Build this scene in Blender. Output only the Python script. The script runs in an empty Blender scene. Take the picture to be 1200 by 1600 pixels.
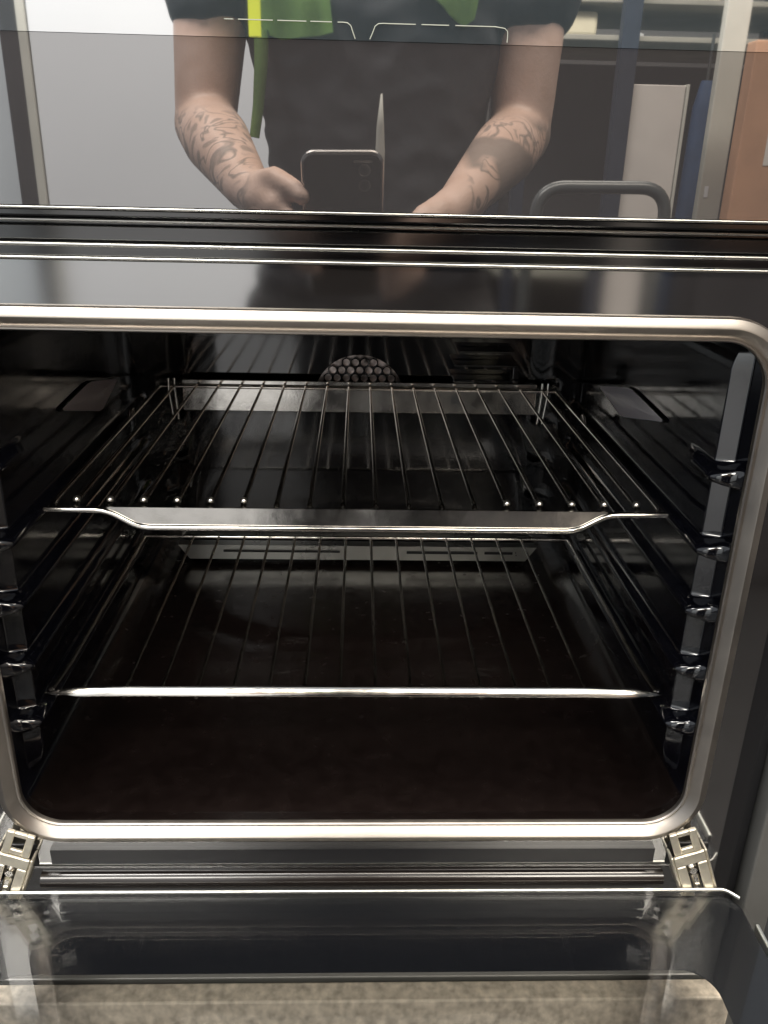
import bpy, bmesh, math, random
from mathutils import Vector, Matrix, noise as mnoise
random.seed(7)
scene = bpy.context.scene
COL = scene.collection

# ------------------------------------------------------------------ camera
PITCH, YAW, ROLL = math.radians(22.2655), math.radians(2.0541), math.radians(1.3603)
CAM = Vector((-0.0023, -0.4437, 0.4081))
fwd = Vector((math.sin(YAW)*math.cos(PITCH), math.cos(YAW)*math.cos(PITCH), -math.sin(PITCH)))
rgt = Vector((math.cos(YAW), -math.sin(YAW), 0))
up = rgt.cross(fwd)
rgt2 = math.cos(ROLL)*rgt + math.sin(ROLL)*up
up2 = -math.sin(ROLL)*rgt + math.cos(ROLL)*up
CAMROT = Matrix((rgt2, up2, -fwd)).transposed()
cd = bpy.data.cameras.new('camera'); cam = bpy.data.objects.new('camera', cd); COL.objects.link(cam)
cam.matrix_world = Matrix.Translation(CAM) @ CAMROT.to_4x4()
cd.sensor_fit = 'VERTICAL'; cd.sensor_height = 24; cd.sensor_width = 18
cd.lens = 24*1312.8/1600; cd.clip_start = 0.01; cd.clip_end = 100
scene.camera = cam

# ------------------------------------------------------------------ world, lamps, exposure
w = bpy.data.worlds.new('World'); scene.world = w; w.use_nodes = True
bg = w.node_tree.nodes['Background']; bg.inputs[0].default_value = (.44, .465, .50, 1); bg.inputs[1].default_value = .72
def area(name, loc, target, sx, sy, power, col):
    l = bpy.data.lights.new(name, 'AREA'); l.shape = 'RECTANGLE'; l.size = sx; l.size_y = sy
    l.energy = power; l.color = col
    o = bpy.data.objects.new(name, l); COL.objects.link(o); o.location = loc
    d = Vector(target)-Vector(loc); o.rotation_euler = d.to_track_quat('-Z', 'Y').to_euler()
    return o
area('ceiling_lamp', (-.9, -.25, 2.3), (-.7, -1.2, 0), 1.5, .5, 62, (1, .96, .90))
area('ceiling_lamp', (.8, -.25, 2.3), (.6, -1.2, 0), 1.5, .5, 54, (1, .91, .78))
area('ceiling_lamp', (-.85, -2.3, 2.3), (-.3, -.3, 0), 1.2, .8, 46, (1, .95, .87))
area('ceiling_lamp', (.75, -2.3, 2.3), (.3, -.3, 0), 1.2, .8, 46, (1, .92, .80))
scene.cycles.caustics_reflective = False; scene.cycles.caustics_refractive = False; scene.cycles.sample_clamp_indirect = 4; scene.cycles.max_bounces = 7; scene.cycles.glossy_bounces = 4; scene.cycles.diffuse_bounces = 3; scene.cycles.transparent_max_bounces = 12
scene.view_settings.view_transform = 'Standard'; scene.view_settings.look = 'None'
scene.view_settings.exposure = 0.55; scene.view_settings.gamma = 1
scene.render.film_transparent = False

# ------------------------------------------------------------------ materials
def nt(name):
    m = bpy.data.materials.new(name); m.use_nodes = True
    return m, m.node_tree.nodes, m.node_tree.links, m.node_tree.nodes['Principled BSDF']
def pm(name, col, rough=.5, metal=0, ior=1.45, noise=0, nscale=40, bump=0, bscale=200, rvar=0, coat=0, emit=None, estr=0, stretch=None):
    m, N, L, b = nt(name)
    b.inputs['Base Color'].default_value = (*col, 1); b.inputs['Roughness'].default_value = rough
    b.inputs['Metallic'].default_value = metal; b.inputs['IOR'].default_value = ior
    if coat: b.inputs['Coat Weight'].default_value = coat; b.inputs['Coat Roughness'].default_value = .05
    if emit: b.inputs['Emission Color'].default_value = (*emit, 1); b.inputs['Emission Strength'].default_value = estr
    tc = N.new('ShaderNodeTexCoord'); mp = N.new('ShaderNodeMapping'); L.new(tc.outputs['Object'], mp.inputs[0])
    if stretch: mp.inputs['Scale'].default_value = stretch
    if noise or rvar:
        n = N.new('ShaderNodeTexNoise'); n.inputs['Scale'].default_value = nscale; n.inputs['Detail'].default_value = 5
        L.new(mp.outputs[0], n.inputs['Vector'])
        if noise:
            r = N.new('ShaderNodeValToRGB'); L.new(n.outputs[0], r.inputs[0])
            r.color_ramp.elements[0].position = .3; r.color_ramp.elements[1].position = .7
            r.color_ramp.elements[0].color = (*[max(0, c*(1-noise)) for c in col], 1)
            r.color_ramp.elements[1].color = (*[min(1, c*(1+noise)) for c in col], 1)
            L.new(r.outputs[0], b.inputs['Base Color'])
        if rvar:
            mr = N.new('ShaderNodeMapRange'); L.new(n.outputs[0], mr.inputs[0])
            mr.inputs[1].default_value = .3; mr.inputs[2].default_value = .7
            mr.inputs[3].default_value = max(0, rough-rvar); mr.inputs[4].default_value = rough+rvar
            L.new(mr.outputs[0], b.inputs['Roughness'])
    if bump:
        n2 = N.new('ShaderNodeTexNoise'); n2.inputs['Scale'].default_value = bscale; n2.inputs['Detail'].default_value = 3
        L.new(mp.outputs[0], n2.inputs['Vector'])
        bp = N.new('ShaderNodeBump'); bp.inputs['Strength'].default_value = bump; bp.inputs['Distance'].default_value = .001
        L.new(n2.outputs[0], bp.inputs['Height']); L.new(bp.outputs[0], b.inputs['Normal'])
    return m
M = {}
M['panel_glass'] = pm('dark_panel_glass', (.040, .038, .040), .012, ior=3.1, rvar=.006, nscale=6)
M['control_glass'] = pm('coated_control_glass', (.06, .075, .085), .02, ior=7.5, rvar=.01, nscale=6)
M['frame_enamel'] = pm('frame_enamel', (.018, .016, .016), .07, ior=4.4, rvar=.02, nscale=9, bump=.03, bscale=10)
M['enamel'] = pm('cavity_enamel', (.003, .003, .0045), .08, ior=1.95, rvar=.03, nscale=12, bump=.03, bscale=40)
M['liner'] = pm('liner_enamel', (.003, .0033, .006), .11, ior=2.0, rvar=.05, nscale=12, bump=.05, bscale=50)
M['floor_enamel'] = pm('cavity_floor_enamel', (.0085, .0055, .005), .22, ior=1.55, noise=.2, rvar=.06, nscale=90, bump=.03, bscale=40)
M['rim_steel'] = pm('rim_steel', (.42, .385, .35), .37, 1, noise=.025, rvar=.05, nscale=40)
M['chrome'] = pm('rack_chrome', (.80, .77, .72), .14, 1, rvar=.06, nscale=60, bump=.04, bscale=160)
M['knob'] = pm('glint_knob_steel', (.92, .89, .82), .28, 1)  # bright steel for the beads added to catch lamp glints
M['wire'] = pm('rack_wire_steel', (.66, .62, .56), .15, 1, rvar=.06, nscale=60)
M['fan'] = pm('fan_steel', (.5, .44, .42), .3, 1, noise=.95, nscale=95)
M['trim'] = pm('trim_steel', (.70, .70, .66), .3, 1, rvar=.05, nscale=20)
M['black'] = pm('black_gloss', (.012, .012, .014), .12, ior=1.9, rvar=.04, nscale=15)
M['bead'] = pm('bead_enamel', (.010, .007, .006), .2, ior=1.7, rvar=.05, nscale=12)
M['soft_black'] = pm('soft_black', (.016, .016, .018), .3, ior=1.5)
M['matt_black'] = pm('matt_black', (.012, .012, .013), .5)
M['zinc'] = pm('hinge_zinc', (.88, .82, .70), .45, 1, noise=.15, nscale=90, bump=.1, bscale=180)
M['frit'] = pm('black_print', (.003, .0035, .005), .25)
M['lens'] = pm('lamp_lens', (.85, .78, .82), .3, ior=1.6, bump=.3, bscale=120)
M['print'] = pm('white_print', (.38, .40, .35), .5, emit=None)
M['cab'] = pm('grey_laminate', (.13, .13, .125), .30, noise=.06, nscale=30)
M['stone'] = pm('stone_laminate', (.62, .55, .46), .5, noise=.36, nscale=130, bump=.5, bscale=220, stretch=(1, 1, .7))
M['carpet'] = pm('dark_carpet', (.018, .018, .019), .6, noise=.25, nscale=25, bump=.3, bscale=150)
M['shirt'] = pm('black_cotton', (.026, .027, .033), .8, noise=.2, nscale=30, bump=.6, bscale=60)
M['trouser'] = pm('charcoal_cotton', (.022, .021, .023), .85, noise=.2, nscale=30, bump=.5, bscale=50)
M['hivis'] = pm('hi_vis_mesh', (.11, .20, .045), .6, noise=.25, nscale=20, bump=.4, bscale=300)
M['hivis2'] = pm('hi_vis_band', (.80, .88, .05), .5, noise=.1, nscale=20)
M['hair'] = pm('dark_hair', (.025, .018, .014), .6, bump=.6, bscale=80)
M['shoe'] = pm('black_leather', (.02, .02, .02), .4)
M['phone'] = pm('phone_case', (.022, .020, .020), .25, noise=.1, nscale=40)
M['phone_edge'] = pm('phone_edge', (.42, .39, .37), .25, 1)
M['lensglass'] = pm('phone_lens', (.01, .01, .015), .05)
M['white'] = pm('white_board', (.78, .80, .84), .55, noise=.02, nscale=4)
M['white2'] = pm('white_carton', (.62, .57, .53), .6, noise=.06, nscale=12)
M['pale'] = pm('pale_grey_panel', (.74, .79, .83), .6, noise=.03, nscale=5)
M['navy'] = pm('navy_steel', (.022, .028, .045), .4, noise=.15, nscale=20)
M['blue'] = pm('blue_fabric', (.03, .07, .16), .7, noise=.2, nscale=20)
M['grey'] = pm('pale_post', (.52, .51, .46), .5, noise=.05, nscale=15)
M['card'] = pm('cardboard', (.46, .25, .15), .8, noise=.10, nscale=14)
M['dark'] = pm('dark_panel', (.035, .033, .036), .6, noise=.2, nscale=8)
M['tube'] = pm('dark_tube', (.05, .055, .055), .35, ior=1.7)
M['shelf'] = pm('shelf_grey', (.30, .29, .25), .5, noise=.15, nscale=10)
M['wall'] = pm('room_wall', (.12, .115, .115), .8, noise=.1, nscale=3)
M['cream'] = pm('cream_plastic', (.66, .61, .46), .5, noise=.1, nscale=15)
M['bulb'] = pm('lit_bulb', (1, .8, .4), .4, emit=(1, .72, .25), estr=9)
def thin_glass(name, fac, tint, ior=1.34):
    m, N, L, b = nt(name)
    out = N['Material Output']; N.remove(b)
    t = N.new('ShaderNodeBsdfTransparent'); t.inputs[0].default_value = (*tint, 1)
    g = N.new('ShaderNodeBsdfGlossy'); g.inputs['Roughness'].default_value = .015
    fr = N.new('ShaderNodeFresnel'); fr.inputs[0].default_value = 1.55
    ge_ = N.new('ShaderNodeNewGeometry'); mr = N.new('ShaderNodeMapRange'); L.new(ge_.outputs['Backfacing'], mr.inputs[0])
    mr.inputs[3].default_value = ior; mr.inputs[4].default_value = 1/ior; L.new(mr.outputs[0], fr.inputs[0])   # same reflectance from both sides of the pane
    ad = N.new('ShaderNodeMath'); ad.operation = 'ADD'; ad.inputs[1].default_value = fac; ad.use_clamp = True
    mx = N.new('ShaderNodeMixShader'); L.new(fr.outputs[0], ad.inputs[0]); L.new(ad.outputs[0], mx.inputs[0])
    L.new(t.outputs[0], mx.inputs[1]); L.new(g.outputs[0], mx.inputs[2]); L.new(mx.outputs[0], out.inputs[0])
    return m
M['door_glass'] = thin_glass('door_glass', .0, (.985, .985, .98))
M['door_outer'] = thin_glass('door_outer_glass', .0, (.985, .985, .98))

# skin with tattoos (ink is in the skin: a mask of noise lines on the forearms)
def skin_mat():
    m, N, L, b = nt('skin')
    b.inputs['Roughness'].default_value = .5
    tc = N.new('ShaderNodeTexCoord')
    n = N.new('ShaderNodeTexNoise'); n.inputs['Scale'].default_value = 25; L.new(tc.outputs['Object'], n.inputs['Vector'])
    r = N.new('ShaderNodeValToRGB'); L.new(n.outputs[0], r.inputs[0])
    r.color_ramp.elements[0].position = .3; r.color_ramp.elements[0].color = (.60, .40, .31, 1)
    r.color_ramp.elements[1].position = .7; r.color_ramp.elements[1].color = (.72, .51, .42, 1)
    # line art: narrow contour of a noise field
    n2 = N.new('ShaderNodeTexNoise'); n2.inputs['Scale'].default_value = 26; n2.inputs['Detail'].default_value = 1.5
    n2.inputs['Distortion'].default_value = 1.2; L.new(tc.outputs['Object'], n2.inputs['Vector'])
    ln = N.new('ShaderNodeValToRGB'); L.new(n2.outputs[0], ln.inputs[0])
    e = ln.color_ramp.elements; e[0].position = .44; e[0].color = (0, 0, 0, 1); e[1].position = .47; e[1].color = (1, 1, 1, 1)
    a = e.new(.50); a.color = (.8, .8, .8, 1); a = e.new(.53); a.color = (0, 0, 0, 1)
    a = e.new(.62); a.color = (0, 0, 0, 1); a = e.new(.66); a.color = (.75, .75, .75, 1)
    # forearm region: z below the elbow and above the wrist, away from the body
    sp = N.new('ShaderNodeSeparateXYZ'); L.new(tc.outputs['Object'], sp.inputs[0])
    def rng(sock, a0, a1, b0, b1):
        mr = N.new('ShaderNodeMapRange'); L.new(sock, mr.inputs[0]); mr.inputs[1].default_value = a0; mr.inputs[2].default_value = a1
        mr.inputs[3].default_value = b0; mr.inputs[4].default_value = b1; return mr.outputs[0]
    def mul(x, y):
        q = N.new('ShaderNodeMath'); q.operation = 'MULTIPLY'; L.new(x, q.inputs[0]); L.new(y, q.inputs[1]); return q.outputs[0]
    ax = N.new('ShaderNodeMath'); ax.operation = 'ABSOLUTE'; L.new(sp.outputs[0], ax.inputs[0])
    mask = mul(mul(rng(sp.outputs[2], .47, .455, 0, 1), rng(ax.outputs[0], .107, .117, 0, 1)), rng(sp.outputs[2], .36, .37, 0, 1))
    # right forearm carries heavier shading
    rgtm = rng(sp.outputs[0], 0, .05, 0, 1)
    n3 = N.new('ShaderNodeTexNoise'); n3.inputs['Scale'].default_value = 14; L.new(tc.outputs['Object'], n3.inputs['Vector'])
    sh = N.new('ShaderNodeValToRGB'); L.new(n3.outputs[0], sh.inputs[0]); sh.color_ramp.elements[0].position = .45; sh.color_ramp.elements[1].position = .52
    heavy = mul(rgtm, sh.outputs[0])
    mxm = N.new('ShaderNodeMath'); mxm.operation = 'MAXIMUM'; L.new(ln.outputs[0], mxm.inputs[0]); L.new(heavy, mxm.inputs[1])
    ink = mul(mxm.outputs[0], mask)
    dim = N.new('ShaderNodeMath'); dim.operation = 'MULTIPLY'; L.new(ink, dim.inputs[0]); dim.inputs[1].default_value = .62
    mx = N.new('ShaderNodeMix'); mx.data_type = 'RGBA'; L.new(dim.outputs[0], mx.inputs['Factor'])
    L.new(r.outputs[0], mx.inputs['A']); mx.inputs['B'].default_value = (.07, .085, .085, 1)
    L.new(mx.outputs['Result'], b.inputs['Base Color'])
    nb_ = N.new('ShaderNodeTexNoise'); nb_.inputs['Scale'].default_value = 260; L.new(tc.outputs['Object'], nb_.inputs['Vector'])
    bp = N.new('ShaderNodeBump'); bp.inputs['Strength'].default_value = .35; bp.inputs['Distance'].default_value = .001
    L.new(nb_.outputs[0], bp.inputs['Height']); L.new(bp.outputs[0], b.inputs['Normal'])
    return m
M['skin'] = skin_mat()

# ------------------------------------------------------------------ helpers
def link(o, parent=None):
    COL.objects.link(o)
    if parent is not None: o.parent = parent
    return o
def tag(o, label=None, cat=None, group=None, kind=None):
    if label: o['label'] = label
    if cat: o['category'] = cat
    if group: o['group'] = group
    if kind: o['kind'] = kind
    return o
def thing(name, loc, label, cat, group=None):
    o = bpy.data.objects.new(name, None); o.location = loc; o.empty_display_size = .05
    COL.objects.link(o); bpy.context.view_layer.update()
    return tag(o, label, cat, group)
def mk(name, verts, faces, mat, parent=None, smooth=False, auto=None):
    """verts in world space; parents are unrotated empties, so only their offset is removed"""
    off = Vector((0, 0, 0)); p = parent
    while p is not None: off += p.location; p = p.parent
    me = bpy.data.meshes.new(name); me.from_pydata([tuple(Vector(v)-off) for v in verts], [], faces)
    bm = bmesh.new(); bm.from_mesh(me); bmesh.ops.recalc_face_normals(bm, faces=bm.faces)
    if auto is not None:
        for f in bm.faces: f.smooth = True
        for e in bm.edges:
            if len(e.link_faces) == 2 and e.calc_face_angle(0) > auto: e.smooth = False
    elif smooth:
        for f in bm.faces: f.smooth = True
    bm.to_mesh(me); bm.free()
    me.materials.append(M[mat])
    return link(bpy.data.objects.new(name, me), parent)
def boxgeo(x0, x1, y0, y1, z0, z1, bev=0, seg=2):
    bm = bmesh.new(); bmesh.ops.create_cube(bm, size=1)
    for v in bm.verts: v.co = Vector(((x0+x1)/2+v.co.x*(x1-x0), (y0+y1)/2+v.co.y*(y1-y0), (z0+z1)/2+v.co.z*(z1-z0)))
    if bev: bmesh.ops.bevel(bm, geom=bm.edges[:], offset=bev, segments=seg, affect='EDGES', profile=.5)
    bm.verts.index_update()
    V = [v.co.copy() for v in bm.verts]; F = [[v.index for v in f.verts] for f in bm.faces]; bm.free()
    return V, F
def box(name, x0, x1, y0, y1, z0, z1, mat, parent=None, bev=.001, rot=None, piv=None):
    V, F = boxgeo(x0, x1, y0, y1, z0, z1, bev)
    if rot: 
        piv = Vector(piv) if piv is not None else Vector(((x0+x1)/2, (y0+y1)/2, (z0+z1)/2))
        V = [rot @ (v-piv)+piv for v in V]
    return mk(name, V, F, mat, parent)
def tubegeo(path, r, seg=8, closed=False, cap=True):
    P = [Vector(p) for p in path]; n = len(P); V = []; F = []
    rr = r if isinstance(r, (list, tuple)) else [r]*n
    nrm = None
    for i, p in enumerate(P):
        a = P[(i-1) % n] if (closed or i > 0) else p
        b = P[(i+1) % n] if (closed or i < n-1) else p
        t = (b-a).normalized()
        if nrm is None:
            nrm = t.orthogonal().normalized()
            if abs(t.z) < .9: nrm = (Vector((0, 0, 1))-t*t.z).normalized()
        else:
            nrm = (nrm-t*nrm.dot(t)).normalized()
        bn = t.cross(nrm)
        for k in range(seg):
            an = 2*math.pi*k/seg
            V.append(p+(nrm*math.cos(an)+bn*math.sin(an))*rr[i])
    for i in range(n if closed else n-1):
        for k in range(seg):
            a = i*seg+k; b = i*seg+(k+1) % seg; c = ((i+1) % n)*seg+(k+1) % seg; d = ((i+1) % n)*seg+k
            F.append([a, b, c, d])
    if cap and not closed:
        F.append(list(range(seg))[::-1]); F.append([(n-1)*seg+k for k in range(seg)])
    return V, F
def tube(name, path, r, mat, parent=None, seg=8, closed=False):
    V, F = tubegeo(path, r, seg, closed)
    return mk(name, V, F, mat, parent, auto=math.radians(50))
def join(*gs):
    V = []; F = []
    for v, f in gs:
        o = len(V); V += v; F += [[i+o for i in q] for q in f]
    return V, F
def bend(pts, r, n=5):
    """round the inner corners of a polyline"""
    P = [Vector(p) for p in pts]; out = [P[0]]
    for i in range(1, len(P)-1):
        a = (P[i-1]-P[i]); b = (P[i+1]-P[i]); q = min(r, a.length*.49, b.length*.49)
        A = P[i]+a.normalized()*q; B = P[i]+b.normalized()*q
        for k in range(n+1):
            t = k/n; out.append(A*(1-t)**2+P[i]*2*t*(1-t)+B*t*t)
    out.append(P[-1]); return out
def rrloop(x0, x1, z0, z1, r, n=10, nx=1, nz=1):
    """rounded rectangle in XZ: list of (x, z, normal x, normal z), counter-clockwise; straight sides subdivided"""
    L = []
    cs = [(x1-r, z0+r, -90), (x1-r, z1-r, 0), (x0+r, z1-r, 90), (x0+r, z0+r, 180)]
    for i, (cx, cz, a0) in enumerate(cs):
        for k in range(n+1):
            a = math.radians(a0+90*k/n); L.append((cx+r*math.cos(a), cz+r*math.sin(a), math.cos(a), math.sin(a)))
        c2 = cs[(i+1) % 4]; a = math.radians(a0+90)
        p = (cx+r*math.cos(a), cz+r*math.sin(a)); a2 = math.radians(c2[2]); q = (c2[0]+r*math.cos(a2), c2[1]+r*math.sin(a2))
        m_ = nz if i in (0, 2) else nx
        for k in range(1, m_):
            t = k/m_; L.append((p[0]+(q[0]-p[0])*t, p[1]+(q[1]-p[1])*t, math.cos(a), math.sin(a)))
    return L
def sweep(name, loop, prof, mat, parent, auto=40, closed=True, pclosed=False):
    V = []; F = []; n = len(loop); m_ = len(prof)
    for (x, z, nx, nz) in loop:
        for (o, y) in prof: V.append((x+nx*o, y, z+nz*o))
    for i in range(n if closed else n-1):
        for k in range(m_ if pclosed else m_-1):
            F.append([i*m_+k, i*m_+(k+1) % m_, ((i+1) % n)*m_+(k+1) % m_, ((i+1) % n)*m_+k])
    return mk(name, V, F, mat, parent, auto=math.radians(auto))

# ------------------------------------------------------------------ setting
ZF = -.60
fl = mk('floor', [(-4, -4.5, ZF), (4, -4.5, ZF), (4, 1.2, ZF), (-4, 1.2, ZF)], [[0, 1, 2, 3]], 'carpet'); tag(fl, kind='structure')
rw2 = mk('room_wall', [(2.0, -3.4, ZF), (2.0, 1.2, ZF), (2.0, 1.2, 2.2), (2.0, -3.4, 2.2)], [[0, 1, 2, 3]], 'wall'); tag(rw2, kind='structure')
rw = mk('room_wall', [(-4, -3.4, ZF), (4, -3.4, ZF), (4, -3.4, 2.2), (-4, -3.4, 2.2)], [[0, 1, 2, 3]], 'wall'); tag(rw, kind='structure')

# ------------------------------------------------------------------ oven housing (cabinet)
hs = thing('oven_housing', (0, .2, ZF), 'grey laminate cabinet housing round the open oven', 'cabinet')
for s in (-1, 1):
    a, b_ = sorted((s*.2765, s*.2965))
    box('side_panel', a, b_, -.004, .52, ZF, 1.15, 'cab', hs, .0015)
dr = box('drawer_front', -.272, .272, -.024, -.008, ZF+.08, -.139, 'stone', hs, .0015)
tag(dr, 'stone patterned drawer front seen through the door glass')
box('shelf_board', -.276, .276, -.004, .50, -.150, -.140, 'cab', hs, .001)
box('back_board', -.276, .276, .52, .53, ZF, 1.15, 'cab', hs, .001)
box('upper_front', -.272, .272, -.020, -.002, .63, 1.15, 'cab', hs, .0015)

# ------------------------------------------------------------------ oven
ov = thing('built_in_oven', (0, 0, -.13), 'open black built in oven with steel rim and mirror glass panel above', 'oven')
HX, Z0, Z1 = .22, 0.0, .3263
LOOP = rrloop(-HX, HX, Z0, Z1, .026, 12, 8, 8)
# steel rim round the opening
rim = [(-.0004, .0030), (-.0004, .0016), (-.0002, .0002), (.0005, -.0008), (.0013, -.0008), (.0018, .0001), (.0022, .0001), (.0068, -.0052), (.0075, -.0056), (.0083, -.0055), (.0124, -.0034), (.0132, -.0022), (.0135, .0012)]
sweep('opening_rim', LOOP, rim, 'rim_steel', ov, 24)
# front frame plate with a rounded opening
inn = rrloop(-HX-.0120, HX+.0120, Z0-.0120, Z1+.0120, .038, 12, 8, 8)
outr = rrloop(-.2515, .2515, -.0800, .3615, .004, 12, 8, 8)
V = []; F = []; n = len(inn)
for (x, z, _, _) in inn: V.append((x, 0, z))
for (x, z, _, _) in outr: V.append((x, 0, z))
for (x, z, _, _) in outr: V.append((x, .012, z))
for i in range(n):
    j = (i+1) % n; F += [[i, j, n+j, n+i], [n+i, n+j, 2*n+j, 2*n+i]]
mk('front_frame', V, F, 'frame_enamel', ov, auto=math.radians(35))
for s in (-1, 1):      # dark recessed strip beside the frame
    a, b_ = sorted((s*.2518, s*.2755)); box('side_recess', a, b_, .010, .016, -.13, .40, 'black', ov, .0008)
# bottom channel below the rim
bd = [(.001, -.0540)]+[(-.0065*math.sin(math.pi*k/14), -.0475-.0065*math.cos(math.pi*k/14)) for k in range(15)]+[(.001, -.0410)]
V = [(x, y, z) for x in (-.214, .214) for (y, z) in bd]; n = len(bd)
mk('bottom_bead', V, [[k, k+1, n+k+1, n+k] for k in range(n-1)]+[list(range(n)), list(range(n, 2*n))[::-1]], 'bead', ov, auto=.6)
box('bottom_ledge', -.205, .205, -.0035, .001, -.0315, -.0195, 'soft_black', ov, 0)
# cavity liner
YS = [.003, .010, .017, .022]+[.024+.0015*k for k in range(11)]+[.0400, .0404, .0409, .0455, .0459, .0464]+[.0475+.002*k for k in range(7)]+[.064+.012*k for k in range(30)]+[.43]
LN = rrloop(-.231, .231, -.012, .340, .030, 10, 60, 190)
RIBS = [(.056, .40), (.1005, .40), (.145, .40), (.1885, .40), (.238, .080)]
def sm(a, b, x):
    t = max(0, min(1, (x-a)/(b-a))); return t*t*(3-2*t)
def lin(a, b, x): return max(0, min(1, (x-a)/(b-a)))
def sideh(Y, z):
    edge = sm(-.012, .03, z)*sm(.34, .30, z)
    h = .0110*lin(.0404, .0459, Y)*edge
    for zc, ye in RIBS:
        d = (z-zc)/.0062
        if abs(d) < 1:
            ry = math.sqrt(max(0, 1-(1-lin(.027, .037, Y))**2))*(1-lin(ye-.01, ye, Y))
            h = max(h, .0190*math.sqrt(1-d*d)*ry)
    return h
def floorh(x, Y):
    e = math.hypot((x-.015)/.215, (Y-.40)/.155)
    return .0022*sm(1.03, .96, e) - .002*math.exp(-((e-1.06)/.03)**2)
V = []; F = []; n = len(LN)
for Y in YS:
    g = lin(.003, .024, Y)
    for (x, z, nx, nz) in LN:
        xx, zz = x, z
        if Y < .024:      # collar widening from the rim to the liner
            xx = x*(1-(1-g)*.045); zz = .164+(z-.164)*(1-(1-g)*.062)
        elif abs(nx) > .98: xx = x-math.copysign(sideh(Y, z), x)
        elif nz < -.98: zz = z+floorh(x, Y)
        V.append((xx, Y, zz))
FM = []
for i in range(len(YS)-1):
    for k in range(n):
        F.append([i*n+k, i*n+(k+1) % n, (i+1)*n+(k+1) % n, (i+1)*n+k])
        FM.append(1 if (LN[k][3] < -.5) else 0)
lin_o = mk('cavity_liner', V, F, 'liner', ov, smooth=True)
lin_o.data.materials.append(M['floor_enamel'])
for f, q in zip(lin_o.data.polygons, FM): f.material_index = q
# back wall, a shallow pressed panel
V = []; F = []
NXB, NZB = 60, 48
for j in range(NZB+1):
    for i in range(NXB+1):
        x = -.231+.462*i/NXB; z = -.012+.352*j/NZB
        e = max(abs(x)/.195, abs(z-.168)/.148)
        V.append((x, .43-.004*sm(1.02, .93, e), z))
for j in range(NZB):
    for i in range(NXB): F.append([j*(NXB+1)+i, j*(NXB+1)+i+1, (j+1)*(NXB+1)+i+1, (j+1)*(NXB+1)+i])
mk('back_wall', V, F, 'enamel', ov, smooth=True)
# fan grille: hexagonal perforations in front of a steel disc
V = []; F = []; pitch = .0094; FZ = .180
def hexcell(cx, cz, R, r, y):
    o = len(V)
    for k in range(12):
        a = math.radians(30*k); rad = R*math.cos(math.radians(30))/math.cos(((30*k) % 60-30)*math.pi/180)
        V.append((cx+rad*math.sin(a), y, cz+rad*math.cos(a)))
    for k in range(12):
        a = math.radians(30*k); V.append((cx+r*math.sin(a), y, cz+r*math.cos(a)))
    for k in range(12):
        a = math.radians(30*k); V.append((cx+r*math.sin(a), y+.003, cz+r*math.cos(a)))
    for k in range(12):
        j = (k+1) % 12; F.append([o+k, o+j, o+12+j, o+12+k]); F.append([o+12+k, o+12+j, o+24+j, o+24+k])
for j in range(-7, 8):
    for i in range(-7, 8):
        cx = (i+.5*(j % 2))*pitch; cz = j*pitch*.866
        if math.hypot(cx, cz) < .046 and cz > .012: hexcell(cx, FZ+cz, pitch/math.sqrt(3), pitch*.40, .4215)
fg = mk('fan_grille', V, F, 'black', ov)
arc = [(.0480*math.cos(math.pi*(.06+.88*k/24)), .4252, FZ+.0480*math.sin(math.pi*(.06+.88*k/24))) for k in range(25)]
mk('fan_disc', arc, [list(range(25))], 'fan', ov)
# steam outlet with slats at the upper right of the back wall
so = thing('steam_outlet', (0, 0, 0), None, None); so.parent = ov; so.location = Vector((.128, .42, .22))-ov.location
bpy.context.view_layer.update()
def wmk(name, geo, mat, parent, auto=35):
    return mk(name, geo[0], geo[1], mat, parent)
wmk('slat', boxgeo(.100, .158, .402, .424, .2365, .2385, .0005), 'black', so)
wmk('slat', boxgeo(.096, .162, .400, .424, .2225, .2250, .0006), 'black', so)
wmk('slat', boxgeo(.096, .164, .402, .424, .2060, .2095, .0008), 'enamel', so)
wmk('end_block', boxgeo(.157, .164, .404, .424, .2096, .2222, .0008), 'black', so)
# polished vent strip along the bottom of the back wall
PS = [(-.200, .015), (-.188, -.002), (.190, -.002), (.202, .015)]
vs = mk('air_strip', [(x, .414, z) for x, z in PS]+[(x, .4275, z) for x, z in PS], [[0, 1, 2, 3], [7, 6, 5, 4], [0, 1, 5, 4], [1, 2, 6, 5], [2, 3, 7, 6], [3, 0, 4, 7]], 'trim', ov)
box('strip_slot', -.150, -.020, .4125, .4138, .0070, .0095, 'matt_black', vs, .0004)
box('strip_slot', .055, .135, .4125, .4138, .0065, .0095, 'matt_black', vs, .0004)
box('strip_slot', .143, .175, .4125, .4138, .0065, .0095, 'matt_black', vs, .0004)
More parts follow.
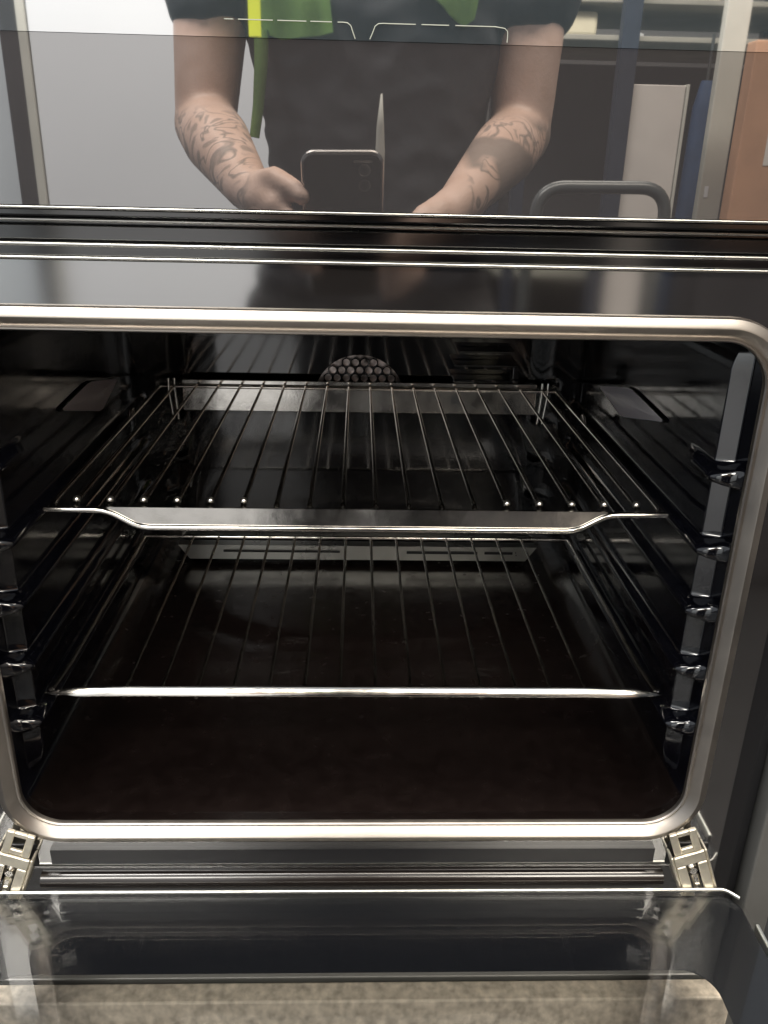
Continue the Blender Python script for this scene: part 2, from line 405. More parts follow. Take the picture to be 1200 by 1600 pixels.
# side lamps
for s in (-1, 1):
    q_ = [(.3030, .2285), (.2155, .2485), (.1300, .2445), (.2290, .2205)] if s > 0 else [(.3075, .2275), (.2260, .2440), (.1540, .2400), (.2510, .2130)]
    cy_, cz_ = sum(a for a, _ in q_)/4, sum(b for _, b in q_)/4
    P8 = []
    for k in range(4):      # lens outline with clipped corners
        a, b_, c = Vector(q_[k-1]), Vector(q_[k]), Vector(q_[(k+1) % 4]); P8 += [b_.lerp(a, .06), b_, b_.lerp(c, .06)] if False else [b_.lerp(a, .07), b_.lerp(c, .07)]
    m8 = len(P8); ctr = Vector((cy_, cz_))
    def ringp(f, d): return [(s*(.2185-d), ctr.x+(p_.x-ctr.x)*f, ctr.y+(p_.y-ctr.y)*f) for p_ in P8]
    V = ringp(1.06, 0)+ringp(1.03, .0012)+ringp(1.0, .0012)
    lamp = mk('side_lamp', V, [[r*m8+k, r*m8+(k+1) % m8, (r+1)*m8+(k+1) % m8, (r+1)*m8+k] for r in range(2) for k in range(m8)], 'black', ov)
    V = ringp(1.0, .0010)+ringp(.6, .0022)+[(s*(.2185-.0026), ctr.x, ctr.y)]
    mk('lens', V, [[k, (k+1) % m8, m8+(k+1) % m8, m8+k] for k in range(m8)]+[[m8+k, m8+(k+1) % m8, 2*m8] for k in range(m8)], 'lens', lamp, smooth=True)
# grill element under the ceiling
pts = []
for k in range(6):
    x = -.165+.066*k
    ys = (.07, .37) if k % 2 == 0 else (.37, .07)
    pts += [(x, ys[0], .318), (x, ys[1], .318)]
ge = tube('grill_element', bend(pts, .03, 6), .0042, 'wire', ov, 10)
for y in (.12, .30):
    wmk('bracket', boxgeo(-.18, .18, y-.006, y+.006, .3235, .3262, .0006), 'trim', ge)
    for x in (-.132, 0, .132): wmk('hanger', boxgeo(x-.008, x+.008, y-.0055, y+.0055, .3263, .3395, .0006), 'trim', ge)
# trims between frame and glass
for (z, y, r) in ((.3815, -.0085, .0009), (.3700, -.0065, .0011), (.3632, -.0030, .0010)):
    tube('steel_trim', [(-.262, y, z), (.262, y, z)], r, 'trim', ov, 12)
box('recess_panel', -.262, .262, -.0012, .010, .3622, .405, 'black', ov, .0008)
box('recess_step', -.262, .262, -.0055, -.0013, .3712, .3795, 'black', ov, .0012)
box('recess_lip', -.262, .262, -.0160, -.0013, .3832, .3872, 'black', ov, .0010)
# glass panels
lg = box('lower_glass', -.262, .262, -.025, -.018, .3888, .4592, 'panel_glass', ov, 0)
tube('glass_edge', [(-.262, -.0236, .3878), (.262, -.0240, .3880)], .0008, 'trim', lg, 10)
cg = box('control_glass', -.262, .262, -.0252, -.018, .4594, .626, 'control_glass', ov, 0)
box('panel_body', -.262, .262, -.0175, .010, .4052, .626, 'matt_black', ov, .001)
tag(cg, 'brighter upper glass with fine printed outlines')
def dash(x0, x1, z): box('printed_mark', x0, x1, -.02545, -.02525, z-.00018, z+.00018, 'print', cg, 0)
for (a, b_) in ((-.0615, -.0575), (-.0555, -.0405), (-.0385, -.026), (-.0243, -.0150), (-.0125, -.0105)): dash(a, b_, .4662)
for (a, b_) in ((.0075, .0215), (.0240, .0360), (.0388, .0560)): dash(a, b_, .4662)
for pts in ([(-.0105, .4662), (-.0082, .4660), (-.0068, .4650), (-.0058, .4625), (-.0048, .4600)], [(.0075, .4662), (.0052, .4660), (.0038, .4650), (.0028, .4625), (.0016, .4600)], [(.0560, .4662), (.0605, .4656), (.0618, .4645), (.0620, .4625), (.0619, .4602)]):
    tube('printed_mark', [(x, -.02530, z) for x, z in pts], .00020, 'print', cg, 6)
# ---- door, dropped open
ZD = -.047
dl = thing('door', (0, 0, 0), None, None); dl.parent = ov; dl.location = Vector((0, -.0135, ZD))-ov.location
bpy.context.view_layer.update()
def rrplan(x0, x1, y0, y1, r, n=8): return rrloop(x0, x1, y0, y1, r, n)
lp = rrplan(-.2625, .2625, -.42, -.0135, .014)
V = [(x, y, ZD) for x, y, _, _ in lp]+[(x, y, ZD-.004) for x, y, _, _ in lp]; n = len(lp)
mk('inner_glass', V, [list(range(n)), list(range(n, 2*n))[::-1]]+[[k, (k+1) % n, n+(k+1) % n, n+k] for k in range(n)], 'door_glass', dl, auto=.6)
# printed black border under the inner glass
li = rrplan(-.222, .222, -.36, -.071, .020)
V = [(x, y, ZD-.0052) for x, y, _, _ in lp]+[(x, y, ZD-.0052) for x, y, _, _ in li]+[(x, y, ZD-.0055) for x, y, _, _ in lp]+[(x, y, ZD-.0055) for x, y, _, _ in li]
F = []
for k in range(n):
    j = (k+1) % n; F += [[k, j, n+j, n+k], [2*n+k, 2*n+j, 3*n+j, 3*n+k], [k, j, 2*n+j, 2*n+k], [n+k, n+j, 3*n+j, 3*n+k]]
mk('black_border', V, F, 'frit', dl, auto=.6)
tube('hinge_side_trim', bend([(-.262, -.020, ZD-.0006), (-.255, -.0125, ZD-.0006), (.255, -.0125, ZD-.0006), (.262, -.020, ZD-.0006)], .004), .0013, 'trim', dl, 10)
for s in (-1, 1):
    a, b_ = sorted((s*.246, s*.2635)); box('side_rail', a, b_, -.43, -.030, ZD-.034, ZD-.0068, 'black', dl, .002)
    a, b_ = sorted((s*.2640, s*.2665)); box('edge_strip', a, b_, -.43, -.040, ZD-.028, ZD-.0015, 'trim', dl, .0008)
box('outer_glass', -.2665, .2665, -.44, -.030, ZD-.0395, ZD-.0355, 'door_outer', dl, .0012)
h_ = tube('handle', [(-.22, -.405, ZD-.075), (.22, -.405, ZD-.075)], .009, 'trim', dl, 16)
for s in (-1, 1): tube('handle_post', [(s*.19, -.405, ZD-.0668), (s*.19, -.405, ZD-.0397)], .006, 'trim', h_, 12)
# hinges
for s in (-1, 1):
    hg = thing('hinge', (0, 0, 0), None, None); hg.parent = ov; hg.location = Vector((s*.229, -.004, -.006))-ov.location
    bpy.context.view_layer.update()
    A = Vector((s*.2210, -.0068, -.0055)); B = Vector((s*.2400, -.0072, -.0560))
    d = (B-A).normalized(); sx = Vector((1, 0, 0)); sx = (sx-d*sx.dot(d)).normalized(); nn = sx.cross(d)
    if nn.y > 0: nn = -nn
    def slab(u0, u1, v0, v1, w0, w1, bev=.0006):
        V, F = boxgeo(u0, u1, v0, v1, w0, w1, bev, 1); return [A+sx*v.x+d*v.y+nn*v.z for v in V], F
    # claw with an oval hole: two side bars, top and bottom bridges
    wmk('claw', join(slab(-.0092, -.0040, -.006, .013, 0, .003), slab(.0040, .0092, -.006, .013, 0, .003),
                     slab(-.0042, .0042, -.006, -.002, .0002, .0028), slab(-.0042, .0042, .0085, .013, .0002, .0028)), 'zinc', hg)
    wmk('channel', join(slab(-.0105, .0105, .0134, .0225, .0015, .004), slab(-.0105, -.0040, .0228, .052, .0015, .004), slab(.0040, .0105, .0228, .052, .0015, .004),
                        slab(-.0125, -.0108, .0134, .050, -.007, .0035), slab(.0108, .0125, .0134, .050, -.007, .0035)), 'zinc', hg)
    wmk('spring_arm', join(slab(-.0035, .0035, .022, .034, -.003, .0010, .001), slab(-.0025, .0030, .034, .050, -.003, .0030, .0014)), 'chrome', hg)
    c0 = A+d*.029+nn*.0016
    V, F = tubegeo([c0-nn*.001, c0+nn*.0022], .0026, 12); wmk('rivet', (V, F), 'chrome', hg)
    sl = boxgeo(s*.229-.014, s*.229+.014, -.0012, .004, -.036, -.017, .0008); wmk('slot_plate', sl, 'matt_black', hg)

# ------------------------------------------------------------------ wire racks
def capsule_pts(r, seg=12, rings=8):
    return [Vector((r*math.sin(math.pi*j/rings)*math.cos(2*math.pi*k/seg), r*math.sin(math.pi*j/rings)*math.sin(2*math.pi*k/seg), r*math.cos(math.pi*j/rings))) for j in range(rings+1) for k in range(seg)]
def capsule_faces(seg=12, rings=8):
    return [[j*seg+k, j*seg+(k+1) % seg, (j+1)*seg+(k+1) % seg, (j+1)*seg+k] for j in range(rings) for k in range(seg)]
def copy_child(src, parent, dx):
    c = src.copy(); COL.objects.link(c); c.parent = parent; c.location = src.location+Vector((dx, 0, 0)); return c
ZU = .197
ur = thing('wire_rack', (0, .07, ZU), 'upper chrome wire rack with deep flat front bar bent up at ends', 'oven rack', 'racks in the oven')
r_ = .0013
def uw(x): return bend([(x, .402, ZU+.0018), (x, .0815, ZU+.0018), (x, .0765, ZU-.0005), (x, .0752, ZU-.0040)], .004, 4)
x0 = -.0221*8.5
pw = uw(x0); kn = [tuple(v+Vector((x0, .0815, ZU+.0028))) for v in capsule_pts(.0026)]
kb = mk('glint_knob', kn, capsule_faces(), 'knob', ur, smooth=True)  # bead added at the wire end to make a glint, outer wires only
for k in (1, 2, 3, 4, 5, 13, 14, 15, 16, 17): copy_child(kb, ur, .0221*k)
w0 = tube('wire', pw, [r_ if q.y > .086 else (.0017 if q.y > .0812 else .0021) for q in pw], 'wire', ur, 10)
for k in range(1, 18): copy_child(w0, ur, .0221*k)
# front bar
pl = [(-.206, ZU-.0002), (-.166, ZU-.0006), (-.146, ZU-.0125), (.146, ZU-.0125), (.166, ZU-.0006), (.206, ZU-.0002)]
pth = bend([(x, .0715, z) for x, z in pl], .008, 5)
fb = tube('front_bar', pth, .0023, 'chrome', ur, 12)
bm = bmesh.new()
poly = [(-.1655, ZU+.0016)]+[(-.1655+.0165*k/5, ZU+.0010-.0125*k/5) for k in range(6)]+[(-.146, ZU-.0130), (.146, ZU-.0130)]+[(.1490+.0165*k/5, ZU-.0115+.0125*k/5) for k in range(6)]+[(.1655, ZU+.0016)]
vs_ = [bm.verts.new((x, .0712, z)) for x, z in poly]; bm.faces.new(vs_)
ex = bmesh.ops.extrude_face_region(bm, geom=bm.faces[:]); bmesh.ops.translate(bm, vec=(0, .0018, 0), verts=[v for v in ex['geom'] if isinstance(v, bmesh.types.BMVert)])
bm.verts.index_update(); V = [v.co.copy() for v in bm.verts]; F = [[v.index for v in f.verts] for f in bm.faces]; bm.free()
mk('plate', V, F, 'chrome', fb, auto=.6)
tube('rear_wire', [(-.205, .405, ZU), (.205, .405, ZU)], .0019, 'chrome', ur, 10)
box('rear_plate', -.182, .184, .4080, .4095, ZU-.026, ZU+.0065, 'chrome', ur, .0006)
for s in (-1, 1):
    tube('side_rail', bend([(s*.2045, .405, ZU-.0005), (s*.2045, .095, ZU-.0005), (s*.2035, .078, ZU-.0005), (s*.1985, .0725, ZU-.0005)], .008), .0019, 'chrome', ur, 10)
    for dx in (0, .0062):
        tube('rear_stop', [(s*(.1885+dx), .4045, ZU+.0085), (s*(.1885+dx), .4025, ZU-.004), (s*(.1865+dx*.8), .403, ZU-.034)], .0014, 'chrome', ur, 8)
    tube('rail_stop', bend([(s*.2045, .300, ZU+.001), (s*.2045, .297, ZU+.006), (s*.2045, .290, ZU+.006), (s*.2045, .287, ZU+.001)], .003), .0017, 'chrome', ur, 8)
ZL = .0655
lr = thing('wire_rack', (0, .055, ZL), 'lower wire rack with slim round bright front bar', 'oven rack', 'racks in the oven')
def arch(x): return ZL+.0016*(1-min(1, max(0, (abs(x)-.150)/.0665))**2)
xs = [-.2165+.433*k/40 for k in range(41)]
nb = Vector((0, -.79, .61)); tb = Vector((0, .61, .79)); V = []; F = []      # flattened bar, its broad face turned up to the front
for x in xs:
    k_ = 1 if abs(x) < .195 else max(.25, 1-(abs(x)-.195)/.0215*.75)
    for q in range(16):
        a = 2*math.pi*q/16; ca, sa = math.cos(a), math.sin(a)
        V.append(Vector((x, .055, arch(x)))+tb*(.0037*k_*math.copysign(abs(ca)**.8, ca))+nb*(.0011*math.copysign(abs(sa)**.8, sa)))
for i in range(len(xs)-1):
    for q in range(16): F.append([i*16+q, i*16+(q+1) % 16, (i+1)*16+(q+1) % 16, (i+1)*16+q])
F += [list(range(16))[::-1], [(len(xs)-1)*16+q for q in range(16)]]
mk('front_bar', V, F, 'chrome', lr, smooth=True)
def lw(x): return bend([(x, .322, ZL+.0002), (x, .064, ZL+.0002), (x, .0585, ZL-.0005), (x, .0552, ZL-.0026), (x, .0538, ZL-.0030)], .003, 3)
w1 = tube('wire', lw(-.163), .0013, 'wire', lr, 8)
for k in range(1, 14): copy_child(w1, lr, .0251*k)
for s in (-1, 1):
    tube('side_rail', [(s*.2115, .322, ZL), (s*.2115, .090, ZL), (s*.2135, .058, ZL+.0005)], .0020, 'chrome', lr, 10)
tube('rear_wire', [(-.2115, .3235, ZL), (.2115, .3235, ZL)], .0019, 'chrome', lr, 10)

# ------------------------------------------------------------------ the photographer, seen in the glass
def capsule(p0, r0, p1, r1, sx=1, sy=1, seg=20, rings=6):
    """tapered capsule; sx, sy flatten the cross-section in world x / y"""
    p0 = Vector(p0); p1 = Vector(p1); ax = (p1-p0); L = ax.length; t = ax.normalized()
    e1 = t.orthogonal().normalized(); e2 = t.cross(e1); V = []; F = []
    st = []
    for k in range(rings+1):
        a = -math.pi/2+math.pi/2*k/rings; st.append((p0+t*(r0*math.sin(a)), r0*math.cos(a)))
    for k in range(rings+1):
        a = math.pi/2*k/rings; st.append((p1+t*(r1*math.sin(a)), r1*math.cos(a)))
    for c, r in st:
        r = max(r, 1e-4)
        for k in range(seg):
            an = 2*math.pi*k/seg; o = (e1*math.cos(an)+e2*math.sin(an))*r
            V.append(c+Vector((o.x*sx, o.y*sy, o.z)))
    m_ = len(st)
    for i in range(m_-1):
        for k in range(seg): F.append([i*seg+k, i*seg+(k+1) % seg, (i+1)*seg+(k+1) % seg, (i+1)*seg+k])
    F.append(list(range(seg))[::-1]); F.append([(m_-1)*seg+k for k in range(seg)])
    return V, F
def loft(secs, seg=32):
    V = []; F = []
    for (cx, cy, z, rx, ry) in secs:
        for k in range(seg):
            a = 2*math.pi*k/seg; c, s_ = math.cos(a), math.sin(a)
            V.append(Vector((cx+rx*math.copysign(abs(c)**.85, c), cy+ry*math.copysign(abs(s_)**.85, s_), z)))
    for i in range(len(secs)-1):
        for k in range(seg): F.append([i*seg+k, i*seg+(k+1) % seg, (i+1)*seg+(k+1) % seg, (i+1)*seg+k])
    F.append(list(range(seg))[::-1]); F.append([(len(secs)-1)*seg+k for k in range(seg)])
    return V, F
def blob(name, geos, mat, parent, voxel, smooth_it=4, folds=0):
    V, F = join(*geos)
    me = bpy.data.meshes.new('tmp'); me.from_pydata([tuple(v) for v in V], [], F)
    bm = bmesh.new(); bm.from_mesh(me); bmesh.ops.recalc_face_normals(bm, faces=bm.faces); bm.to_mesh(me); bm.free()
    o = bpy.data.objects.new('tmp', me); COL.objects.link(o)
    md = o.modifiers.new('r', 'REMESH'); md.mode = 'VOXEL'; md.voxel_size = voxel; md.adaptivity = 0
    s_ = o.modifiers.new('s', 'SMOOTH'); s_.factor = .5; s_.iterations = smooth_it
    dg = bpy.context.evaluated_depsgraph_get(); me2 = bpy.data.meshes.new_from_object(o.evaluated_get(dg))
    bpy.data.objects.remove(o); bpy.data.meshes.remove(me)
    off = Vector((0, 0, 0)); p = parent
    while p is not None: off += p.location; p = p.parent
    if folds:      # cloth folds: ridged noise pulled along the body
        me2.update(); nr = [v.normal.copy() for v in me2.vertices]
        for v, n_ in zip(me2.vertices, nr):
            q = Vector((v.co.x*16+v.co.z*9, v.co.y*12, v.co.z*20-v.co.x*8))
            v.co += n_*folds*(1-2*abs(mnoise.noise(q))+.5*mnoise.noise(q*2.3))
    me2.name = name; me2.transform(Matrix.Translation(-off)); me2.materials.clear(); me2.materials.append(M[mat])
    for f in me2.polygons: f.use_smooth = True
    return link(bpy.data.objects.new(name, me2), parent)
# keep the skin's object space equal to world space: the root stands at the origin of the tattoo mask
pr = thing('person', (0, 0, 0), 'person in black t-shirt and open hi-vis vest holding a phone, mirrored in the glass', 'person')
ls, le, lwr = Vector((-.168, -.745, .668)), Vector((-.188, -.725, .452)), Vector((-.116, -.530, .386))
rs, re, rwr = Vector((.196, -.745, .672)), Vector((.193, -.725, .450)), Vector((.104, -.545, .377))
TC = .016
torso_secs = [(TC, -.76, .20, .150, .095), (TC, -.76, .26, .150, .096), (TC, -.755, .33, .130, .088), (TC, -.752, .40, .118, .086), (TC, -.750, .46, .124, .088), (TC, -.75, .52, .136, .094), (TC, -.75, .59, .150, .100), (TC, -.752, .65, .156, .090), (TC, -.755, .70, .120, .066), (TC, -.755, .725, .062, .052)]
torso = loft(torso_secs)
legs = []
for s in (-1, 1):
    hx = TC+s*.078
    legs += [capsule((hx, -.76, .20), .088, (hx+s*.01, -.755, -.13), .062), capsule((hx+s*.01, -.755, -.13), .058, (hx+s*.015, -.775, -.50), .038), capsule((hx+s*.015, -.78, -.55), .038, (hx+s*.03, -.66, -.575), .026)]
def arm(sh, el, wr, k):
    up_ = sh.lerp(el, .5); mid = el.lerp(wr, .30)
    return [capsule(sh, .050, up_, .043), capsule(up_, .043, el, .036), capsule(el, .0375, mid, .0385), capsule(mid, .0385, wr, .0235)]
def finger(pts, r0, r1):
    g = []
    for i in range(len(pts)-1):
        a = r0+(r1-r0)*i/(len(pts)-1); b_ = r0+(r1-r0)*(i+1)/(len(pts)-1); g.append(capsule(pts[i], a, pts[i+1], b_, seg=12, rings=4))
    return g
lhand = [capsule(lwr, .0225, (-.098, -.497, .378), .021), capsule((-.100, -.500, .372), .019, (-.078, -.478, .352), .016), capsule((-.098, -.498, .386), .018, (-.082, -.474, .372), .015)]
lhand += finger([(-.100, -.500, .392), (-.084, -.478, .397), (-.066, -.462, .389), (-.056, -.4545, .381)], .0125, .0085)      # thumb
for i, (z, q) in enumerate(((.366, .0), (.350, -.002), (.335, -.001), (.322, .004))):
    lhand += finger([(-.084, -.482, z+.006), (-.071+q*.5, -.4640+i*-.0035, z-.002), (-.0615+q, -.4525-i*.006, z-.010), (-.051+q, -.4490-i*.006, z-.013)], .0098, .0074)
rhand = [capsule(rwr, .0225, (.080, -.512, .362), .021), capsule((.080, -.512, .357), .019, (.055, -.490, .330), .016), capsule((.078, -.508, .366), .018, (.058, -.486, .348), .015)]
rhand += finger([(.079, -.512, .372), (.062, -.492, .366), (.046, -.478, .350), (.036, -.470, .338)], .012, .0082)
for i, (z, q) in enumerate(((.340, 0), (.325, .002), (.311, .001), (.299, -.003))):
    rhand += finger([(.060, -.492, z+.004), (.047-q*.5, -.476-i*.004, z-.006), (.036-q, -.466-i*.006, z-.014), (.026-q, -.4635-i*.006, z-.017)], .0096, .0072)
hd = Vector((TC, -.735, .885))
head = [capsule((TC, -.755, .70), .047, (TC, -.745, .80), .045), capsule((TC, -.745, .905), .076, (TC, -.735, .885), .074), capsule((TC, -.712, .845), .052, (TC, -.705, .825), .042),
        capsule((TC, -.664, .892), .007, (TC, -.648, .866), .0115), capsule((TC-.016, -.661, .831), .007, (TC+.016, -.661, .831), .007),
        capsule((TC-.034, -.668, .905), .009, (TC-.018, -.664, .908), .008), capsule((TC+.018, -.664, .908), .008, (TC+.034, -.668, .905), .009)]
for s in (-1, 1): head += [capsule((TC+s*.078, -.742, .870), .010, (TC+s*.083, -.748, .897), .012)]
sh_bridge = [capsule(ls, .056, (TC-.05, -.75, .68), .070), capsule(rs, .056, (TC+.05, -.75, .68), .070)]
body = blob('body', [torso]+legs+arm(ls, le, lwr, 0)+arm(rs, re, rwr, 1)+lhand+rhand+head+sh_bridge, 'skin', pr, .0042, 3)
def inf(secs, d): return [(a, b_, z, rx+d, ry+d) for a, b_, z, rx, ry in secs]
sl_l = ls.lerp(le, .34); sl_r = rs.lerp(re, .34)
blob('t_shirt', [loft(inf(torso_secs[1:9], .009)), capsule(ls, .064, sl_l, .056), capsule(rs, .064, sl_r, .057), capsule(ls, .066, (TC-.05, -.75, .68), .078), capsule(rs, .066, (TC+.05, -.75, .68), .078)], 'shirt', pr, .006, 4, folds=.0042)
tl = [loft(inf([(TC, -.76, .14, .150, .095)]+torso_secs[:3], .007))]
for s in (-1, 1):
    hx = TC+s*.078; tl += [capsule((hx, -.76, .20), .097, (hx+s*.01, -.755, -.13), .074), capsule((hx+s*.01, -.755, -.13), .074, (hx+s*.015, -.775, -.52), .058)]
blob('trousers', tl, 'trouser', pr, .008, 4, folds=.006)
for s in (-1, 1):
    hx = TC+s*.093; blob('shoe', [capsule((hx, -.79, -.555), .042, (hx+s*.016, -.665, -.573), .027), ], 'shoe', pr, .006, 2)
blob('hair', [capsule((TC, -.760, .925), .077, (TC, -.752, .935), .076)], 'hair', pr, .006, 2)
for s in (-1, 1):
    mk('eye', *(lambda g: (g[0], g[1]))(capsule((TC+s*.027, -.6665, .892), .0085, (TC+s*.0271, -.6665, .892), .0085, seg=12, rings=4)), 'print', pr, smooth=True)
# open hi-vis vest: two front flaps as thick cloth
def flap(name, pts, mat, parent, th=.0035, y=-.652):
    def yy(x, z):
        for i in range(len(torso_secs)-1):
            a, b_ = torso_secs[i], torso_secs[i+1]
            if a[2] <= z <= b_[2]:
                t = (z-a[2])/(b_[2]-a[2]); rx = a[3]+(b_[3]-a[3])*t+.014; ry = a[4]+(b_[4]-a[4])*t+.026
                u = min(.96, abs(x-TC)/rx); return -.752+ry*(1-u**2.2)**(1/2.2)+.004*math.sin(x*170)
        return -.66
    bm = bmesh.new(); vs_ = [bm.verts.new((x, 0, z)) for x, z in pts]; bm.faces.new(vs_)
    bmesh.ops.triangulate(bm, faces=bm.faces[:])
    bmesh.ops.subdivide_edges(bm, edges=bm.edges[:], cuts=6, use_grid_fill=True)
    for v in bm.verts: v.co.y = yy(v.co.x, v.co.z)
    top = bm.faces[:]; ex = bmesh.ops.extrude_face_region(bm, geom=top)
    bmesh.ops.translate(bm, vec=(0, -th, 0), verts=[v for v in ex['geom'] if isinstance(v, bmesh.types.BMVert)])
    bm.verts.index_update(); V = [v.co.copy() for v in bm.verts]; F = [[v.index for v in f.verts] for f in bm.faces]; bm.free()
    return mk(name, V, F, mat, parent, auto=.7)
flap('vest_flap', [(-.118, .690), (-.060, .700), (-.052, .640), (-.036, .575), (-.032, .541), (-.060, .537), (-.090, .536), (-.118, .546), (-.128, .600)], 'hivis', pr)
flap('vest_flap', [(.060, .700), (.135, .690), (.128, .600), (.121, .560), (.110, .552), (.092, .562), (.066, .582), (.058, .640)], 'hivis', pr)
mk('vest_band', *boxgeo(-.1225, -.1095, -.642, -.638, .535, .690, .0008), 'hivis2', pr)
tube('vest_strap', [(-.112, -.668, .545), (-.113, -.662, .510), (-.117, -.660, .470), (-.1225, -.659, .437)], [.0085, .0078, .0066, .0058], 'hivis', pr, 10)
# pale cord hanging down the shirt
V, F = loft([(.0225, -.645, .36, .0036, .0015), (.0208, -.645, .425, .0054, .0018), (.0205, -.6435, .452, .0042, .0016), (.0212, -.6415, .484, .0010, .0008)], 10)
mk('lanyard', V, F, 'grey', pr, smooth=True)
# phone, held where the picture is taken from
ph = bpy.data.objects.new('phone', None); COL.objects.link(ph); ph.matrix_world = Matrix.Translation(CAM) @ CAMROT.to_4x4()
tag(ph, 'dark smartphone held upright in both hands, mirrored in the glass', 'phone')
def pmk(name, geo, mat, parent):
    me = bpy.data.meshes.new(name); me.from_pydata([tuple(v) for v in geo[0]], [], geo[1]); me.materials.append(M[mat])
    for f in me.polygons: f.use_smooth = False
    o = bpy.data.objects.new(name, me); COL.objects.link(o); o.parent = parent; return o
pcx = -.0158; pty = .0115; hw = .0375; hh = .157
lp2 = rrloop(pcx-hw, pcx+hw, pty-hh, pty, .011, 8)
def slabz(lp_, z0, z1):
    n_ = len(lp_); V = [(x, y, z0) for x, y, _, _ in lp_]+[(x, y, z1) for x, y, _, _ in lp_]
    return V, [list(range(n_)), list(range(n_, 2*n_))[::-1]]+[[k, (k+1) % n_, n_+(k+1) % n_, n_+k] for k in range(n_)]
pmk('back_cover', slabz(rrloop(pcx-hw+.0018, pcx+hw-.0018, pty-hh+.0018, pty-.0018, .0095, 8), .0045, .0125), 'phone', ph)
V, F = tubegeo([(x, y, .0085) for x, y, _, _ in rrloop(pcx-hw+.0016, pcx+hw-.0016, pty-hh+.0016, pty-.0016, .0098, 8)], .0026, 8, closed=True)
pmk('edge_band', (V, F), 'phone_edge', ph)
cm = pmk('camera_module', slabz(rrloop(pcx+.007, pcx+.034, pty-.040, pty-.004, .006, 5), .0035, .0046), 'phone', ph)
for (lx, ly) in ((pcx+.0205, pty-.0155), (pcx+.0205, pty-.0300)):
    V, F = tubegeo([(lx, ly, .0036), (lx, ly, .0024)], .0058, 20); pmk('lens_ring', (V, F), 'phone_edge', cm)
    V, F = tubegeo([(lx, ly, .0023), (lx, ly, .0019)], .0045, 20); pmk('lens_glass', (V, F), 'lensglass', cm)
pmk('module_trim', slabz(rrloop(pcx+.010, pcx+.028, pty-.0085, pty-.0062, .001, 3), .0026, .0036), 'phone_edge', cm)

# ------------------------------------------------------------------ things behind the photographer
wb = thing('white_panel', (-.33, -1.5, ZF), 'tall white board standing behind the photographer, mirrored at left', 'board')
box('sheet', -.652, .02, -1.53, -1.50, ZF+.02, 1.25, 'white', wb, .003)
box('edge_profile', -.672, -.654, -1.535, -1.495, ZF, 1.27, 'grey', wb, .003)
dc = thing('dark_cabinet', (-.745, -1.9, ZF), 'narrow dark upright cabinet left of the white board in the mirror', 'cabinet')
box('carcass', -.800, -.690, -2.1, -1.75, ZF, 1.2, 'dark', dc, .004)
box('door_panel', -.795, -.695, -1.746, -1.73, ZF+.05, 1.19, 'dark', dc, .003)
gp = thing('grey_panel', (-1.3, -1.82, ZF), 'pale grey panel at the far left edge of the mirror image', 'panel')
box('sheet', -1.75, -.812, -1.83, -1.80, ZF, 1.2, 'pale', gp, .003)
box('foot', -1.60, -1.00, -1.89, -1.75, ZF, ZF+.02, 'shelf', gp, .003)
# steel shelving
sv = thing('shelving', (.62, -2.3, ZF), 'navy steel shelving with pale things on top, mirrored at right', 'shelving')
for (x, y) in ((.648, -1.90), (.40, -1.90), (1.15, -2.30), (.40, -2.30)): box('upright', x-.016, x+.016, y-.016, y+.016, ZF, 1.15, 'navy', sv, .002)
for z in (-.25, .15, .72, .80, .92): box('shelf', .38, 1.17, -2.33, -1.925, z-.012, z, 'shelf', sv, .002)
box('back_sheet', .38, 1.17, -2.36, -2.34, ZF, .70, 'dark', sv, .002)
sh_items = [(.46, .58, .721, .775, 'cream', 'cream plastic tray at the left of the mirrored shelf'), (.66, .70, .721, .732, 'white', 'small white box on the front of the mirrored shelf'),
            (.75, .88, .801, .850, 'cream', 'crumpled cream bag on the upper mirrored shelf'), (.50, .60, .801, .862, 'shelf', 'grey box beside the glowing bulb on the shelf')]
for (a, b_, z0, z1, mt, lb) in sh_items:
    bx = box('shelf_box', a, b_, -2.08, -1.96, z0, z1, mt, None, .008); tag(bx, lb, 'box')
bl = thing('work_lamp', (.630, -2.02, .8005), 'small lit yellow bulb on the shelf at the top right', 'lamp')
tube('lamp_base', [(.630, -2.02, .8006), (.630, -2.02, .815)], .016, 'tube', bl, 16)
V, F = capsule((.630, -2.02, .826), .009, (.630, -2.02, .838), .013); mk('bulb', V, F, 'bulb', bl, smooth=True)
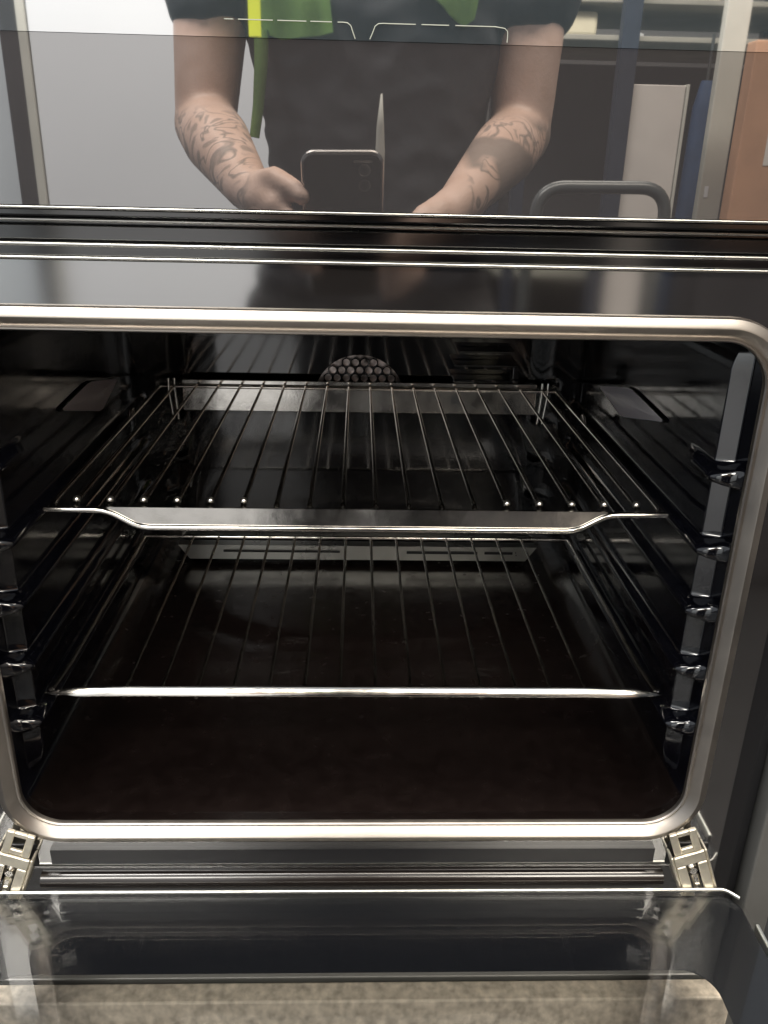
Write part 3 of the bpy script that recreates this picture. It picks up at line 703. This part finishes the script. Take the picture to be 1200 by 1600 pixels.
# white carton and trolley handle
ct = thing('pale_board', (.65, -1.61, ZF), 'tall pale board behind the trolley handle, mirrored at right', 'board')
box('sheet', .582, .697, -1.622, -1.604, ZF, .586, 'white2', ct, .002)
box('edge_strip', .698, .704, -1.625, -1.600, ZF, .588, 'grey', ct, .001)
npost = thing('navy_post', (.562, -1.60, ZF), 'navy steel post at the left edge of the pale board, mirrored', 'post')
box('shaft', .543, .580, -1.620, -1.590, ZF, .93, 'navy', npost, .002)
box('foot_plate', .530, .5805, -1.66, -1.56, ZF, ZF+.010, 'navy', npost, .001)
tr = thing('trolley', (.45, -1.25, ZF), 'dark tube trolley with rounded handle in front of the pale carton', 'trolley')
tube('handle', bend([(.315, -1.2, ZF+.12), (.315, -1.2, .383), (.548, -1.2, .386), (.560, -1.2, ZF+.12)], .05, 8), .0115, 'tube', tr, 12)
box('deck', .29, .585, -1.60, -1.19, ZF+.08, ZF+.115, 'dark', tr, .004)
for (x, y) in ((.33, -1.24), (.55, -1.24), (.33, -1.55), (.55, -1.55)): tube('wheel', [(x-.012, y, ZF+.035), (x+.012, y, ZF+.035)], .035, 'matt_black', tr, 20)
po = thing('pale_post', (.82, -1.75, ZF), 'pale grey square post beside the brown cardboard, mirrored', 'post')
box('shaft', .797, .852, -1.725, -1.70, ZF, 1.2, 'grey', po, .003)
box('base_plate', +.775, .868, -1.77, -1.66, ZF, ZF+.012, 'grey', po, .002)
pg = box('label_plate', .808, .817, -1.6995, -1.698, .36, .385, 'white', po, .0004)
bc = thing('blue_cover', (.84, -1.86, ZF), 'blue cover hanging left of the pale post in the mirror', 'cover')
V, F = loft([(.846, -1.86, ZF, .05, .03), (.842, -1.86, .3, .036, .028), (.838, -1.86, .56, .028, .022), (.836, -1.86, .62, .014, .012)], 16); mk('cloth', V, F, 'blue', bc, smooth=True)
tube('hanger', [(.836, -1.86, .621), (.836, -1.86, .72)], .004, 'tube', bc, 8)
dk = thing('dark_plinth', (.95, -1.58, ZF), 'dark stand under the brown cardboard box', 'stand')
box('body', .775, 1.35, -1.70, -1.495, ZF+.04, .299, 'dark', dk, .004)
box('foot', .80, 1.33, -1.68, -1.52, ZF, ZF+.039, 'matt_black', dk, .002)
cb = thing('cardboard_box', (.93, -1.55, .30), 'flat brown cardboard box at the far right of the mirror', 'box')
box('box_body', .790, 1.10, -1.545, -1.50, .30, .662, 'card', cb, .003)
fl_ = box('top_flap', .82, 1.10, -1.50, -1.492, .664, .73, 'card', cb, .002, rot=Matrix.Rotation(math.radians(-25), 3, 'X'), piv=(.9, -1.496, .664))
lbx = box('label', .846, .875, -1.4995, -1.4985, .43, .50, 'white2', cb, .0003)
